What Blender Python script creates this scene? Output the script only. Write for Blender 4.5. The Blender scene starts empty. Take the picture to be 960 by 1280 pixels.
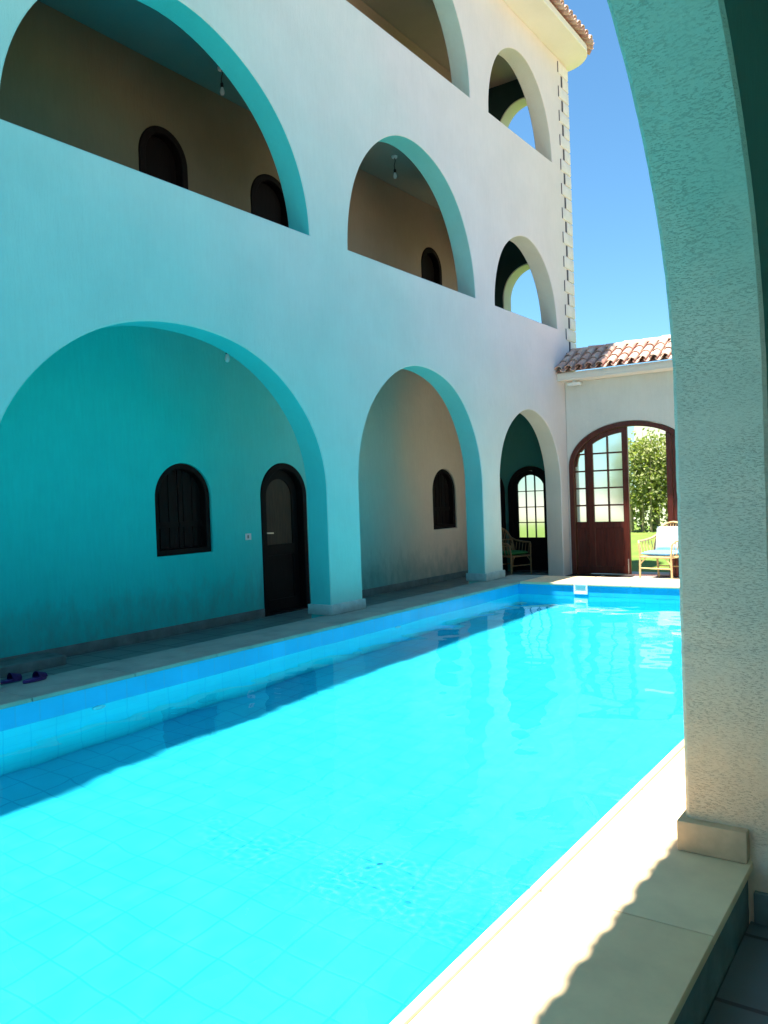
import bpy, bmesh, math, random
from mathutils import Vector, Matrix
from mathutils.geometry import tessellate_polygon
random.seed(7)
S = bpy.context.scene
C = S.collection
PI = math.pi

# ------------------------------------------------------------------ camera, sky, sun, exposure
cam_data = bpy.data.cameras.new('camera'); cam = bpy.data.objects.new('camera', cam_data); C.objects.link(cam)
cam_data.sensor_fit = 'HORIZONTAL'; cam_data.sensor_width = 36.0
cam_data.lens = 36.0 * 1027.19 / 960.0
cam_data.clip_start = 0.05; cam_data.clip_end = 2000
r_ = Vector((0.82165155, 0.56888526, -0.03547242))
d_ = Vector((-0.01996868, -0.03346577, -0.99924036))
f_ = Vector((-0.56964023, 0.82173572, -0.01613732))
M = Matrix(((r_.x, -d_.x, -f_.x, 0), (r_.y, -d_.y, -f_.y, 0), (r_.z, -d_.z, -f_.z, 1.4), (0, 0, 0, 1)))
cam.matrix_world = M
S.camera = cam

TO_SUN = Vector((-0.042, -0.20, 1.0)).normalized()
world = bpy.data.worlds.new('World'); S.world = world; world.use_nodes = True
wn = world.node_tree.nodes; wl = world.node_tree.links
bg = wn['Background']
sky = wn.new('ShaderNodeTexSky'); sky.sky_type = 'NISHITA'; sky.sun_disc = False
sky.sun_elevation = math.asin(TO_SUN.z); sky.sun_rotation = math.atan2(TO_SUN.x, TO_SUN.y)
sky.air_density = 1.0; sky.dust_density = 0.15; sky.ozone_density = 1.5; sky.altitude = 0
tint = wn.new('ShaderNodeMix'); tint.data_type = 'RGBA'; tint.blend_type = 'MULTIPLY'; tint.inputs[0].default_value = 1.0
tint.inputs[7].default_value = (0.62, 0.97, 1.08, 1)     # clear desert air: a deeper, less violet blue
wl.new(sky.outputs[0], tint.inputs[6]); wl.new(tint.outputs[2], bg.inputs[0]); bg.inputs[1].default_value = 0.066
sun_d = bpy.data.lights.new('sun', 'SUN'); sun_d.energy = 5.0; sun_d.angle = math.radians(0.7); sun_d.cycles.is_caustics_light = True; sun_d.color = (1.0, 0.94, 0.84)
sun = bpy.data.objects.new('sun', sun_d); C.objects.link(sun); sun.location = (0, 0, 30)
sun.rotation_euler = TO_SUN.to_track_quat('Z', 'Y').to_euler()
S.view_settings.view_transform = 'Standard'; S.view_settings.look = 'None'
S.view_settings.exposure = 1.70; S.view_settings.gamma = 1.0
S.render.engine = 'CYCLES'
S.cycles.use_denoising = True
S.cycles.caustics_reflective = False; S.cycles.caustics_refractive = True
S.cycles.max_bounces = 14; S.cycles.diffuse_bounces = 6; S.cycles.transparent_max_bounces = 12
S.cycles.sample_clamp_indirect = 8.0

# ------------------------------------------------------------------ tagging helpers
def tag(o, label, cat, group=None):
    o['label'] = label; o['category'] = cat
    if group: o['group'] = group
    return o
def thing(name, label, cat, loc=(0, 0, 0), rotz=0.0, group=None):
    o = bpy.data.objects.new(name, None); C.objects.link(o)
    o.location = loc; o.rotation_euler = (0, 0, rotz); o.empty_display_size = 0.2
    return tag(o, label, cat, group)
def structure(o):
    o['kind'] = 'structure'; return o
def obj(name, bm, mat, parent=None, local=False, smooth=35):
    """one mesh object; unless local, the mesh is in world coordinates and is shifted back under its parent"""
    me = bpy.data.meshes.new(name)
    bmesh.ops.recalc_face_normals(bm, faces=bm.faces)
    bm.to_mesh(me); bm.free()
    if smooth:
        me.polygons.foreach_set('use_smooth', [True] * len(me.polygons))
        me.set_sharp_from_angle(angle=math.radians(smooth))
    o = bpy.data.objects.new(name, me); C.objects.link(o)
    if mat: me.materials.append(mat)
    if parent:
        o.parent = parent
        if not local:
            off = Vector((0, 0, 0)); p = parent
            while p: off += p.location; p = p.parent
            o.location = -off
    return o
def dup(root, loc, rotz, label=None):
    r = root.copy(); C.objects.link(r); r.location = loc; r.rotation_euler = (0, 0, rotz)
    if label: r['label'] = label
    for ch in list(root.children):
        c = ch.copy(); C.objects.link(c); c.parent = r
        for g in list(ch.children):
            d = g.copy(); C.objects.link(d); d.parent = c
    return r

# ------------------------------------------------------------------ mesh helpers
def box(bm, x0, x1, y0, y1, z0, z1, bev=0.0):
    v = [bm.verts.new((x, y, z)) for x in (x0, x1) for y in (y0, y1) for z in (z0, z1)]
    fs = [bm.faces.new([v[i] for i in q]) for q in ((0, 1, 3, 2), (4, 6, 7, 5), (0, 4, 5, 1), (2, 3, 7, 6), (0, 2, 6, 4), (1, 5, 7, 3))]
    if bev:
        es = {e for f in fs for e in f.edges}
        bmesh.ops.bevel(bm, geom=list(es), offset=bev, segments=2, profile=0.5, affect='EDGES')
def B(*a, bev=0.0):
    bm = bmesh.new(); box(bm, *a, bev=bev); return bm
def tube(bm, pts, r, n=8, cap=True):
    pts = [Vector(p) for p in pts]; rings = []
    rr = r if isinstance(r, (list, tuple)) else [r] * len(pts)
    up = None
    for i, p in enumerate(pts):
        t = (pts[min(i + 1, len(pts) - 1)] - pts[max(i - 1, 0)]).normalized()
        if up is None:
            up = t.orthogonal().normalized()
        up = (up - t * up.dot(t))
        up = up.normalized() if up.length > 1e-5 else t.orthogonal().normalized()
        s = t.cross(up)
        rings.append([bm.verts.new(p + (up * math.cos(2 * PI * k / n) + s * math.sin(2 * PI * k / n)) * rr[i]) for k in range(n)])
    for a, b in zip(rings, rings[1:]):
        for k in range(n):
            bm.faces.new((a[k], a[(k + 1) % n], b[(k + 1) % n], b[k]))
    if cap:
        bm.faces.new(rings[0][::-1]); bm.faces.new(rings[-1])
def lathe(bm, prof, c=(0, 0, 0), n=20):
    c = Vector(c); rings = []
    for r, z in prof:
        rings.append([bm.verts.new(c + Vector((max(r, 1e-4) * math.cos(2 * PI * k / n), max(r, 1e-4) * math.sin(2 * PI * k / n), z))) for k in range(n)])
    for a, b in zip(rings, rings[1:]):
        for k in range(n):
            bm.faces.new((a[k], a[(k + 1) % n], b[(k + 1) % n], b[k]))
    bm.faces.new(rings[0][::-1]); bm.faces.new(rings[-1])
def offset_poly(p, c):
    n = len(p); a = sum(p[i][0] * p[(i + 1) % n][1] - p[(i + 1) % n][0] * p[i][1] for i in range(n))
    sg = 1 if a > 0 else -1; out = []
    for i in range(n):
        d0 = Vector((p[i][0] - p[i - 1][0], p[i][1] - p[i - 1][1])); d1 = Vector((p[(i + 1) % n][0] - p[i][0], p[(i + 1) % n][1] - p[i][1]))
        d0.normalize(); d1.normalize()
        n0 = Vector((d0.y, -d0.x)) * sg; n1 = Vector((d1.y, -d1.x)) * sg
        m = (n0 + n1); m /= max(0.5, 1 + n0.dot(n1))
        out.append((p[i][0] + m.x * c, p[i][1] + m.y * c))
    return out
def slab(bm, outer, holes, w0, w1, mp, c=0.0):
    """flat slab with holes: 2-D outlines (u, v), thickness w0..w1 and mp(u, v, w) -> xyz; c rounds the edges of w1 (and w0)"""
    def cap(w, grow):
        loops = [offset_poly(outer, -grow) if grow else outer] + [offset_poly(h, grow) if grow else h for h in holes]
        vl = [[bm.verts.new(mp(u, v, w)) for u, v in L] for L in loops]
        flat = [v for L in vl for v in L]
        for t in tessellate_polygon([[Vector((u, v, 0)) for u, v in L] for L in loops]):
            try: bm.faces.new([flat[i] for i in t])
            except ValueError: pass
        return vl
    s = 1 if w1 > w0 else -1
    a = cap(w0, c); b = cap(w1, c)
    if c:
        mids0 = [[bm.verts.new(mp(u, v, w0 + s * c)) for u, v in L] for L in [outer] + holes]
        mids1 = [[bm.verts.new(mp(u, v, w1 - s * c)) for u, v in L] for L in [outer] + holes]
        seq = [a, mids0, mids1, b]
    else:
        seq = [a, b]
    for A, Bq in zip(seq, seq[1:]):
        for la, lb in zip(A, Bq):
            n = len(la)
            for i in range(n):
                bm.faces.new((la[i], la[(i + 1) % n], lb[(i + 1) % n], lb[i]))
YZ = lambda u, v, w: (w, u, v)
XZ = lambda u, v, w: (u, w, v)
def arch(c, a, z0, s, b, n=40, wob=0.0):
    """opening: jambs from z0 up to s, then a half ellipse (a, b)"""
    pts = [(c - a, z0), (c + a, z0)]
    rnd = random.Random(int(c * 100))
    ph = [rnd.uniform(0, 6) for _ in range(3)]
    for i in range(n + 1):
        t = PI * i / n
        w = wob * (math.sin(3 * t + ph[0]) + 0.6 * math.sin(7 * t + ph[1])) * math.sin(t)
        if i == 0 and abs(s - z0) < 1e-4: continue
        if i == n and abs(s - z0) < 1e-4: continue
        pts.append((c + (a + w) * math.cos(t), s + (b + w) * math.sin(t)))
    return pts

def ragged(p, step=0.03, amp=0.0022):
    rnd = random.Random(5); out = []
    for i in range(len(p)):
        a, b = Vector(p[i]), Vector(p[(i + 1) % len(p)]); n = max(1, int((b - a).length / step))
        for k in range(n):
            q = a.lerp(b, k / n); out.append((q.x + rnd.gauss(0, amp), q.y + rnd.gauss(0, amp)))
    return out
# ------------------------------------------------------------------ materials
def new_mat(name):
    m = bpy.data.materials.new(name); m.use_nodes = True
    nt = m.node_tree; return m, nt.nodes, nt.links, nt.nodes['Principled BSDF']
def noise(nt, vec, scale, detail=4, rough=0.55):
    n = nt.nodes.new('ShaderNodeTexNoise'); n.inputs['Scale'].default_value = scale; n.inputs['Detail'].default_value = detail
    n.inputs['Roughness'].default_value = rough
    if vec: nt.links.new(vec, n.inputs['Vector'])
    return n
def mapping(nt, scale, rot=(0, 0, 0)):
    tc = nt.nodes.new('ShaderNodeTexCoord'); mp = nt.nodes.new('ShaderNodeMapping')
    mp.inputs['Scale'].default_value = scale; mp.inputs['Rotation'].default_value = rot
    nt.links.new(tc.outputs['Object'], mp.inputs['Vector']); return mp.outputs[0]
def mix(nt, fac, a, b, mode='MIX'):
    n = nt.nodes.new('ShaderNodeMix'); n.data_type = 'RGBA'; n.blend_type = mode
    for sock, v in ((n.inputs[0], fac), (n.inputs[6], a), (n.inputs[7], b)):
        if isinstance(v, (int, float)): sock.default_value = v
        elif isinstance(v, (tuple, list)): sock.default_value = (*v, 1)
        else: nt.links.new(v, sock)
    return n.outputs[2]
def ramp(nt, fac, stops):
    n = nt.nodes.new('ShaderNodeValToRGB'); e = n.color_ramp.elements
    while len(e) < len(stops): e.new(0.5)
    for i, (p, c) in enumerate(stops):
        e[i].position = p; e[i].color = (*c, 1) if len(c) == 3 else c
    nt.links.new(fac, n.inputs[0]); return n.outputs[0]
def bump(nt, bsdf, h, strength, dist, prev=None):
    n = nt.nodes.new('ShaderNodeBump'); n.inputs['Strength'].default_value = strength; n.inputs['Distance'].default_value = dist
    nt.links.new(h, n.inputs['Height'])
    if prev: nt.links.new(prev, n.inputs['Normal'])
    nt.links.new(n.outputs[0], bsdf.inputs['Normal']); return n.outputs[0]
def maprange(nt, v, a, b, c=0.0, d=1.0):
    n = nt.nodes.new('ShaderNodeMapRange')
    for i, x in enumerate((a, b, c, d)): n.inputs[i + 1].default_value = x
    nt.links.new(v, n.inputs[0]); return n.outputs[0]
def mathn(nt, op, a, b=0.0):
    n = nt.nodes.new('ShaderNodeMath'); n.operation = op
    for i, x in enumerate((a, b)):
        if isinstance(x, (int, float)): n.inputs[i].default_value = x
        else: nt.links.new(x, n.inputs[i])
    return n.outputs[0]

def plaster(name, stops, axis=(0, 1, 0.45), lo=2.0, hi=20.0, drift=0.9, streak=0.10, stain=None, bscale=1.0, bstr=0.35):
    """plaster with any colour cast or shade painted in as a ramp: colour stops over axis . position"""
    m, N, L, P = new_mat(name); nt = m.node_tree
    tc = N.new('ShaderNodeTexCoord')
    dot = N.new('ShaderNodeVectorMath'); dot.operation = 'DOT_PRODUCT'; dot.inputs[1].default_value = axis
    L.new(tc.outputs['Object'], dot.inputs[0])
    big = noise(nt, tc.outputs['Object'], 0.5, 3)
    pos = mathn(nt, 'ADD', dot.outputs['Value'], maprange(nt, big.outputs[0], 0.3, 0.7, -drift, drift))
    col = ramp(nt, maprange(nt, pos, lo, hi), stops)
    v1 = noise(nt, mapping(nt, (9, 9, 1.1)), 3.0, 5, 0.65)       # vertical brush streaks
    v2 = noise(nt, tc.outputs['Object'], 1.3, 5, 0.6)
    col = mix(nt, 1.0, col, ramp(nt, v1.outputs[0], [(0.25, (1 - streak,) * 3), (0.75, (1.0,) * 3)]), 'MULTIPLY')
    col = mix(nt, 1.0, col, ramp(nt, v2.outputs[0], [(0.3, (0.93, 0.93, 0.93)), (0.65, (1.0,) * 3)]), 'MULTIPLY')
    if stain:   # damp dirt that climbs from the foot of the wall
        z0, z1, sc = stain
        sep = N.new('ShaderNodeSeparateXYZ'); L.new(tc.outputs['Object'], sep.inputs[0])
        h = mathn(nt, 'ADD', sep.outputs[2], maprange(nt, noise(nt, mapping(nt, (3, 3, 1.5)), 1.6, 6, 0.7).outputs[0], 0.3, 0.7, -0.28, 0.28))
        k = maprange(nt, h, z0, z1, 0.55, 0.0)
        col = mix(nt, k, col, sc)
    L.new(col, P.inputs['Base Color']); P.inputs['Roughness'].default_value = 0.92
    P.inputs['Specular IOR Level'].default_value = 0.2
    h1 = noise(nt, mapping(nt, (26 * bscale, 26 * bscale, 5 * bscale)), 2.0, 6, 0.65)
    h2 = noise(nt, tc.outputs['Object'], 6.0, 4, 0.5)
    hh = mathn(nt, 'ADD', h1.outputs[0], h2.outputs[0])
    bump(nt, P, hh, bstr, 0.02)
    return m

FACADE = plaster('facade_cast_plaster', [(0.0, (0.22, 0.65, 0.59)), (0.25, (0.34, 0.68, 0.61)), (0.48, (0.59, 0.69, 0.64)), (0.66, (0.75, 0.70, 0.68)), (1.0, (0.82, 0.69, 0.65))], axis=(0, 1, 1), lo=4.0, hi=24.0, streak=0.05, stain=None)  # teal-to-cream colour cast painted into the base colour
REVEAL = plaster('arch_reveal_cast_plaster', [(0.0, (0.03, 0.60, 0.60)), (0.30, (0.05, 0.62, 0.60)), (0.52, (0.14, 0.60, 0.56)), (0.62, (0.26, 0.58, 0.53)), (0.70, (0.66, 0.64, 0.55)), (1.0, (0.72, 0.66, 0.55))], axis=(0, 1, 0.12), lo=2.0, hi=18.0, drift=0.25, streak=0.05)  # deeper teal cast of the reveals painted into their colour
INNER = plaster('gallery_wall_cast_plaster', [(0.0, (0.01, 0.75, 0.72)), (0.34, (0.02, 0.75, 0.71)), (0.44, (0.14, 0.70, 0.65)), (0.53, (0.28, 0.64, 0.58)), (0.58, (0.46, 0.59, 0.50)), (0.66, (0.67, 0.58, 0.46)), (0.8, (0.66, 0.53, 0.40)), (1.0, (0.45, 0.38, 0.30))],
                stain=(-0.25, 0.45, (0.07, 0.20, 0.18)), streak=0.08, drift=0.4)  # teal-to-beige cast painted in along the wall, plus dirt at its foot
UPPER = plaster('upper_gallery_shade_plaster', [(0.0, (0.03, 0.14, 0.12)), (0.30, (0.10, 0.15, 0.10)), (0.46, (0.19, 0.17, 0.105)), (0.62, (0.35, 0.29, 0.21)), (0.8, (0.42, 0.34, 0.26))], streak=0.08)  # gallery shade and cast painted in, darkest at the near end
END = plaster('end_wall_shade_plaster', [(0.0, (0.06, 0.21, 0.18)), (1.0, (0.025, 0.06, 0.06))], axis=(0, 0, 1), lo=2.8, hi=4.6, drift=0.2, streak=0.08)  # shade inside the galleries painted in, deeper on the upper storeys
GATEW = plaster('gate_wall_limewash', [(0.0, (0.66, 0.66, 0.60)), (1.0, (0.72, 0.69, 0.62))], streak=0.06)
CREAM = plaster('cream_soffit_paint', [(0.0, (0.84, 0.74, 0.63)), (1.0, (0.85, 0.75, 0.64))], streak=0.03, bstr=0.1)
CEIL = plaster('gallery_ceiling_shade_cast', [(0.0, (0.03, 0.20, 0.19)), (0.45, (0.10, 0.30, 0.29)), (0.66, (0.30, 0.34, 0.29)), (1.0, (0.5, 0.42, 0.34))], streak=0.04)  # ceiling shade and teal cast put into the colour

def scratched(name):
    """the arcade's combed render: horizontal trowel drags, aqua-to-beige colour cast painted in by height"""
    m, N, L, P = new_mat(name); nt = m.node_tree
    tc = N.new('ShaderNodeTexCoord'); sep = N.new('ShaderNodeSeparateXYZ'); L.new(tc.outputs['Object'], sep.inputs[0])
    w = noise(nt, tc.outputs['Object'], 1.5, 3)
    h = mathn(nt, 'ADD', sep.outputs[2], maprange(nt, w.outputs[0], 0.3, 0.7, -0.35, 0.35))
    col = ramp(nt, maprange(nt, h, 0.0, 2.6), [(0.0, (0.85, 0.62, 0.42)), (0.27, (0.66, 0.58, 0.46)), (0.50, (0.44, 0.52, 0.45)), (1.0, (0.17, 0.42, 0.37))])  # painted cast: darker aqua above, beige at the foot
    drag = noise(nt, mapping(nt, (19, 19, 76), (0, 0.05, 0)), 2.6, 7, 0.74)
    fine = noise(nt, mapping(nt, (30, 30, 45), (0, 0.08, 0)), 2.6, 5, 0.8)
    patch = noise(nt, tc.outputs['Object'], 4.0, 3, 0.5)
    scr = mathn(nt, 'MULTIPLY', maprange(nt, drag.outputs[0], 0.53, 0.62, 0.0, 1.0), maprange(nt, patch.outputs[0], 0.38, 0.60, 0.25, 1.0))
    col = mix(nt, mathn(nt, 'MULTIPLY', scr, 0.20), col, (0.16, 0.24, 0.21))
    L.new(col, P.inputs['Base Color']); P.inputs['Roughness'].default_value = 0.95; P.inputs['Specular IOR Level'].default_value = 0.15
    hh = mathn(nt, 'SUBTRACT', mathn(nt, 'MULTIPLY', fine.outputs[0], 0.6), mathn(nt, 'MULTIPLY', scr, 0.9))
    n1 = bump(nt, P, hh, 0.6, 0.008)
    bump(nt, P, noise(nt, tc.outputs['Object'], 12, 3).outputs[0], 0.35, 0.02, n1)
    return m
ARCADE = scratched('combed_arcade_render')
ARCIN = plaster('arcade_inner_shade_plaster', [(0.0, (0.02, 0.15, 0.13)), (1.0, (0.02, 0.16, 0.14))], axis=(0, 0, 1), lo=0, hi=4, streak=0.1)  # shade of the arch wall's inner face put into its colour

def plain(name, col, rough=0.6, var=0.12, scale=8.0, bstr=0.15, spec=0.5, metal=0.0, stretch=(1, 1, 1), dist=0.01):
    m, N, L, P = new_mat(name); nt = m.node_tree
    v = mapping(nt, stretch)
    n = noise(nt, v, scale, 5, 0.6)
    lo = tuple(c * (1 - var) for c in col); hi = tuple(min(1, c * (1 + var)) for c in col)
    L.new(ramp(nt, n.outputs[0], [(0.3, lo), (0.7, hi)]), P.inputs['Base Color'])
    P.inputs['Roughness'].default_value = rough; P.inputs['Specular IOR Level'].default_value = spec; P.inputs['Metallic'].default_value = metal
    if bstr: bump(nt, P, noise(nt, v, scale * 4, 4).outputs[0], bstr, dist)
    return m
DARKWOOD = plain('dark_stained_wood', (0.007, 0.004, 0.0035), 0.7, 0.4, 6, 0.2, 0.18, stretch=(6, 6, 0.7))
PANELWOOD = plain('brown_door_panel_wood', (0.05, 0.027, 0.015), 0.6, 0.3, 6, 0.2, 0.3, stretch=(8, 8, 0.6))
MAHOG = plain('mahogany_varnish', (0.085, 0.014, 0.007), 0.35, 0.45, 5, 0.12, 0.5, stretch=(9, 9, 0.7))
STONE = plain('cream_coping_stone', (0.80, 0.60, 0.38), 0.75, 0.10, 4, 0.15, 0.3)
SHADE_STONE = plain('shaded_coping_stone', (0.27, 0.33, 0.28), 0.8, 0.16, 3, 0.15, 0.3)  # shaded copy of the coping stone, shade put into the colour
BASE = plain('buff_plinth_stone', (0.56, 0.40, 0.25), 0.8, 0.18, 9, 0.2, 0.3)
PLINTH = plain('grey_green_plinth_stone', (0.36, 0.50, 0.47), 0.8, 0.18, 7, 0.2, 0.3)
GROUT = plain('tan_grout', (0.36, 0.25, 0.14), 0.9, 0.3, 9, 0.2, 0.1)
SKIRT = plain('grey_skirting_stone', (0.14, 0.19, 0.18), 0.8, 0.25, 6, 0.2, 0.3)
QUOIN = plain('pale_quoin_stone', (0.80, 0.70, 0.65), 0.85, 0.08, 6, 0.2, 0.2)
JOINT_SHADOW = plain('dark_joint_shadow', (0.10, 0.09, 0.10), 0.9, 0.1, 6, 0.0, 0.1)  # dark colour painting the shadow beside the quoins
METAL = plain('brushed_handle_metal', (0.65, 0.62, 0.55), 0.3, 0.05, 20, 0.0, 0.5, 1.0)
WHITEP = plain('white_plastic', (0.80, 0.80, 0.78), 0.4, 0.03, 10, 0.0, 0.5)
BULB = plain('frosted_bulb_glass', (0.75, 0.78, 0.78), 0.15, 0.03, 10, 0.0, 0.5)
BLACKP = plain('black_cable_plastic', (0.02, 0.02, 0.02), 0.5, 0.1, 10, 0.0)
PURPLE = plain('purple_foam_rubber', (0.035, 0.009, 0.13), 0.6, 0.15, 20, 0.1)
MAT = plain('dark_coir_mat', (0.035, 0.03, 0.028), 0.98, 0.4, 60, 0.6, 0.1)
CANE = plain('honey_rattan_cane', (0.66, 0.46, 0.22), 0.45, 0.25, 25, 0.2)
DARKCANE = plain('dark_rattan_cane', (0.22, 0.14, 0.06), 0.5, 0.25, 25, 0.2)
BLUEC = plain('blue_cushion_cloth', (0.16, 0.38, 0.68), 0.9, 0.08, 30, 0.2, 0.1)
PALEC = plain('pale_blue_cushion_cloth', (0.62, 0.74, 0.84), 0.9, 0.05, 30, 0.2, 0.1)
GREENC = plain('green_cushion_cloth', (0.03, 0.16, 0.05), 0.9, 0.2, 30, 0.2, 0.1)
BARK = plain('pale_bark', (0.30, 0.24, 0.16), 0.9, 0.3, 12, 0.4, 0.1)
EARTH = plain('sandy_ground', (0.33, 0.31, 0.24), 0.95, 0.2, 1.5, 0.3, 0.1)
BOUND = plain('ochre_boundary_plaster', (0.84, 0.80, 0.68), 0.95, 0.1, 2, 0.2, 0.1)

def grass():
    m, N, L, P = new_mat('mown_lawn'); nt = m.node_tree
    v = mapping(nt, (1, 1, 1)); a = noise(nt, v, 0.9, 4); b = noise(nt, v, 45, 5, 0.7)
    col = ramp(nt, a.outputs[0], [(0.3, (0.13, 0.24, 0.03)), (0.7, (0.25, 0.33, 0.05))])
    col = mix(nt, 1.0, col, ramp(nt, b.outputs[0], [(0.3, (0.5, 0.55, 0.5)), (0.7, (1.1, 1.1, 1.0))]), 'MULTIPLY')
    L.new(col, P.inputs['Base Color']); P.inputs['Roughness'].default_value = 0.95
    bump(nt, P, b.outputs[0], 0.9, 0.03); return m
LAWN = grass()
def leafmat(name, a, b, trans):
    m, N, L, P = new_mat(name); nt = m.node_tree
    oi = N.new('ShaderNodeTexCoord'); n = noise(nt, oi.outputs['Object'], 7, 2)
    col = ramp(nt, n.outputs[0], [(0.35, a), (0.65, b)])
    L.new(col, P.inputs['Base Color']); P.inputs['Roughness'].default_value = 0.6
    t = N.new('ShaderNodeBsdfTranslucent'); L.new(mix(nt, 1.0, col, (1.3, 1.5, 0.6), 'MULTIPLY'), t.inputs[0])
    mx = N.new('ShaderNodeMixShader'); mx.inputs[0].default_value = trans
    L.new(P.outputs[0], mx.inputs[1]); L.new(t.outputs[0], mx.inputs[2]); L.new(mx.outputs[0], N['Material Output'].inputs[0]); return m
LEAF = leafmat('hedge_leaves', (0.17, 0.22, 0.05), (0.44, 0.45, 0.20), 0.35)

def tilefloor(name, c1, c2, mortar, size, msize=0.012, rough=0.4, bstr=0.3, uv=True, stain=0.85, spec=0.4):
    m, N, L, P = new_mat(name); nt = m.node_tree
    tc = N.new('ShaderNodeTexCoord')
    vec = tc.outputs['UV' if uv else 'Object']
    br = N.new('ShaderNodeTexBrick'); br.offset = 0.0; br.squash = 1.0
    br.inputs['Color1'].default_value = (*c1, 1); br.inputs['Color2'].default_value = (*c2, 1); br.inputs['Mortar'].default_value = (*mortar, 1)
    br.inputs['Scale'].default_value = 1.0; br.inputs['Brick Width'].default_value = size; br.inputs['Row Height'].default_value = size
    br.inputs['Mortar Size'].default_value = msize; br.inputs['Mortar Smooth'].default_value = 0.3; br.inputs['Bias'].default_value = 0.0
    L.new(vec, br.inputs['Vector'])
    n = noise(nt, tc.outputs['Object'], 1.8, 4)
    col = mix(nt, 1.0, br.outputs['Color'], ramp(nt, n.outputs[0], [(0.3, (stain,) * 3), (0.7, (1,) * 3)]), 'MULTIPLY')
    L.new(col, P.inputs['Base Color']); P.inputs['Roughness'].default_value = rough; P.inputs['Specular IOR Level'].default_value = spec
    inv = mathn(nt, 'SUBTRACT', 1.0, br.outputs['Fac'])
    bump(nt, P, inv, bstr, 0.004)
    return m
POOL = tilefloor('pool_floor_tiles', (0.035, 0.70, 0.96), (0.04, 0.72, 0.96), (0.02, 0.52, 0.80), 0.22, 0.006, 0.3)
POOLW = tilefloor('pool_side_tiles', (0.05, 0.84, 0.97), (0.055, 0.86, 0.97), (0.035, 0.76, 0.92), 0.22, 0.007, 0.3)
BANDT = tilefloor('waterline_tiles', (0.015, 0.44, 0.80), (0.02, 0.47, 0.84), (0.03, 0.44, 0.76), 0.20, 0.008, 0.25)
WALK = tilefloor('walkway_tiles', (0.16, 0.22, 0.21), (0.19, 0.25, 0.23), (0.09, 0.12, 0.12), 0.4, 0.012, 0.6, uv=False)
DECK = tilefloor('terrace_tiles', (0.50, 0.45, 0.38), (0.55, 0.50, 0.42), (0.30, 0.27, 0.23), 0.4, 0.012, 0.6, uv=False)
ARCF = tilefloor('arcade_floor_tiles', (0.10, 0.13, 0.15), (0.13, 0.16, 0.18), (0.05, 0.06, 0.07), 0.45, 0.012, 0.5, uv=False, stain=0.7)

def rooftile():
    m, N, L, P = new_mat('clay_roof_tiles'); nt = m.node_tree
    tc = N.new('ShaderNodeTexCoord'); a = noise(nt, tc.outputs['Object'], 3.1, 3); b = noise(nt, tc.outputs['Object'], 22, 4)
    col = ramp(nt, a.outputs[0], [(0.3, (0.54, 0.28, 0.22)), (0.5, (0.66, 0.42, 0.32)), (0.7, (0.72, 0.54, 0.43))])
    col = mix(nt, 1.0, col, ramp(nt, b.outputs[0], [(0.3, (0.75,) * 3), (0.7, (1.1,) * 3)]), 'MULTIPLY')
    L.new(col, P.inputs['Base Color']); P.inputs['Roughness'].default_value = 0.85
    bump(nt, P, b.outputs[0], 0.3, 0.01); return m
TILE = rooftile()
def frosted():
    m, N, L, P = new_mat('frosted_pane_glass'); nt = m.node_tree
    r = N.new('ShaderNodeBsdfRefraction'); r.inputs['Roughness'].default_value = 0.42; r.inputs['IOR'].default_value = 1.05; r.inputs[0].default_value = (0.97, 0.98, 0.99, 1)
    g = N.new('ShaderNodeBsdfGlossy'); g.inputs['Roughness'].default_value = 0.1
    df = N.new('ShaderNodeBsdfDiffuse'); df.inputs[0].default_value = (0.85, 0.90, 0.92, 1)
    m1 = N.new('ShaderNodeMixShader'); m1.inputs[0].default_value = 0.12; L.new(r.outputs[0], m1.inputs[1]); L.new(df.outputs[0], m1.inputs[2])
    fr = N.new('ShaderNodeFresnel'); fr.inputs[0].default_value = 1.4
    m2 = N.new('ShaderNodeMixShader'); L.new(fr.outputs[0], m2.inputs[0]); L.new(m1.outputs[0], m2.inputs[1]); L.new(g.outputs[0], m2.inputs[2])
    L.new(m2.outputs[0], N['Material Output'].inputs[0]); return m
FROST = frosted()
def water():
    m, N, L, P = new_mat('pool_water'); nt = m.node_tree
    tc = N.new('ShaderNodeTexCoord'); o = tc.outputs['Object']
    gl = N.new('ShaderNodeBsdfGlass'); gl.inputs['IOR'].default_value = 1.33; gl.inputs['Roughness'].default_value = 0.0
    gl.inputs[0].default_value = (0.86, 1.0, 1.0, 1)
    L.new(gl.outputs[0], N['Material Output'].inputs[0]); return m
WATER = water()

# ------------------------------------------------------------------ ground, pool, paving
PX0, PX1, PY0, PY1 = -5.75, -1.242, -2.2, 12.0        # pool
FX, FXB, W = -6.27, -6.60, -8.14                        # facade face, facade back, inner wall
FL = -0.23
bm = bmesh.new()
slab(bm, [(-600, -600), (600, -600), (600, 600), (-600, 600)], [[(PX0 - .2, PY0 - .2), (PX1 + .2, PY0 - .2), (PX1 + .2, PY1 + .2), (PX0 - .2, PY1 + .2)]], -0.30, -0.9, lambda u, v, w: (u, v, w))
structure(obj('ground', bm, EARTH, smooth=0))
def uvbox(o):
    me = o.data; uv = me.uv_layers.new(name='UVMap')
    for p in me.polygons:
        n = p.normal
        for li in p.loop_indices:
            c = me.vertices[me.loops[li].vertex_index].co
            uv.data[li].uv = (c.x, c.y) if abs(n.z) > 0.5 else ((c.y, c.z) if abs(n.x) > 0.5 else (c.x, c.z))
    return o
PF = -1.30
bm = bmesh.new()
box(bm, PX0 - .15, PX1 + .15, PY0 - .15, PY1 + .15, PF - .12, PF)
pf = structure(uvbox(obj('pool_floor', bm, POOL, smooth=0))); pf.cycles.is_caustics_receiver = True
bm = bmesh.new()
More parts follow.
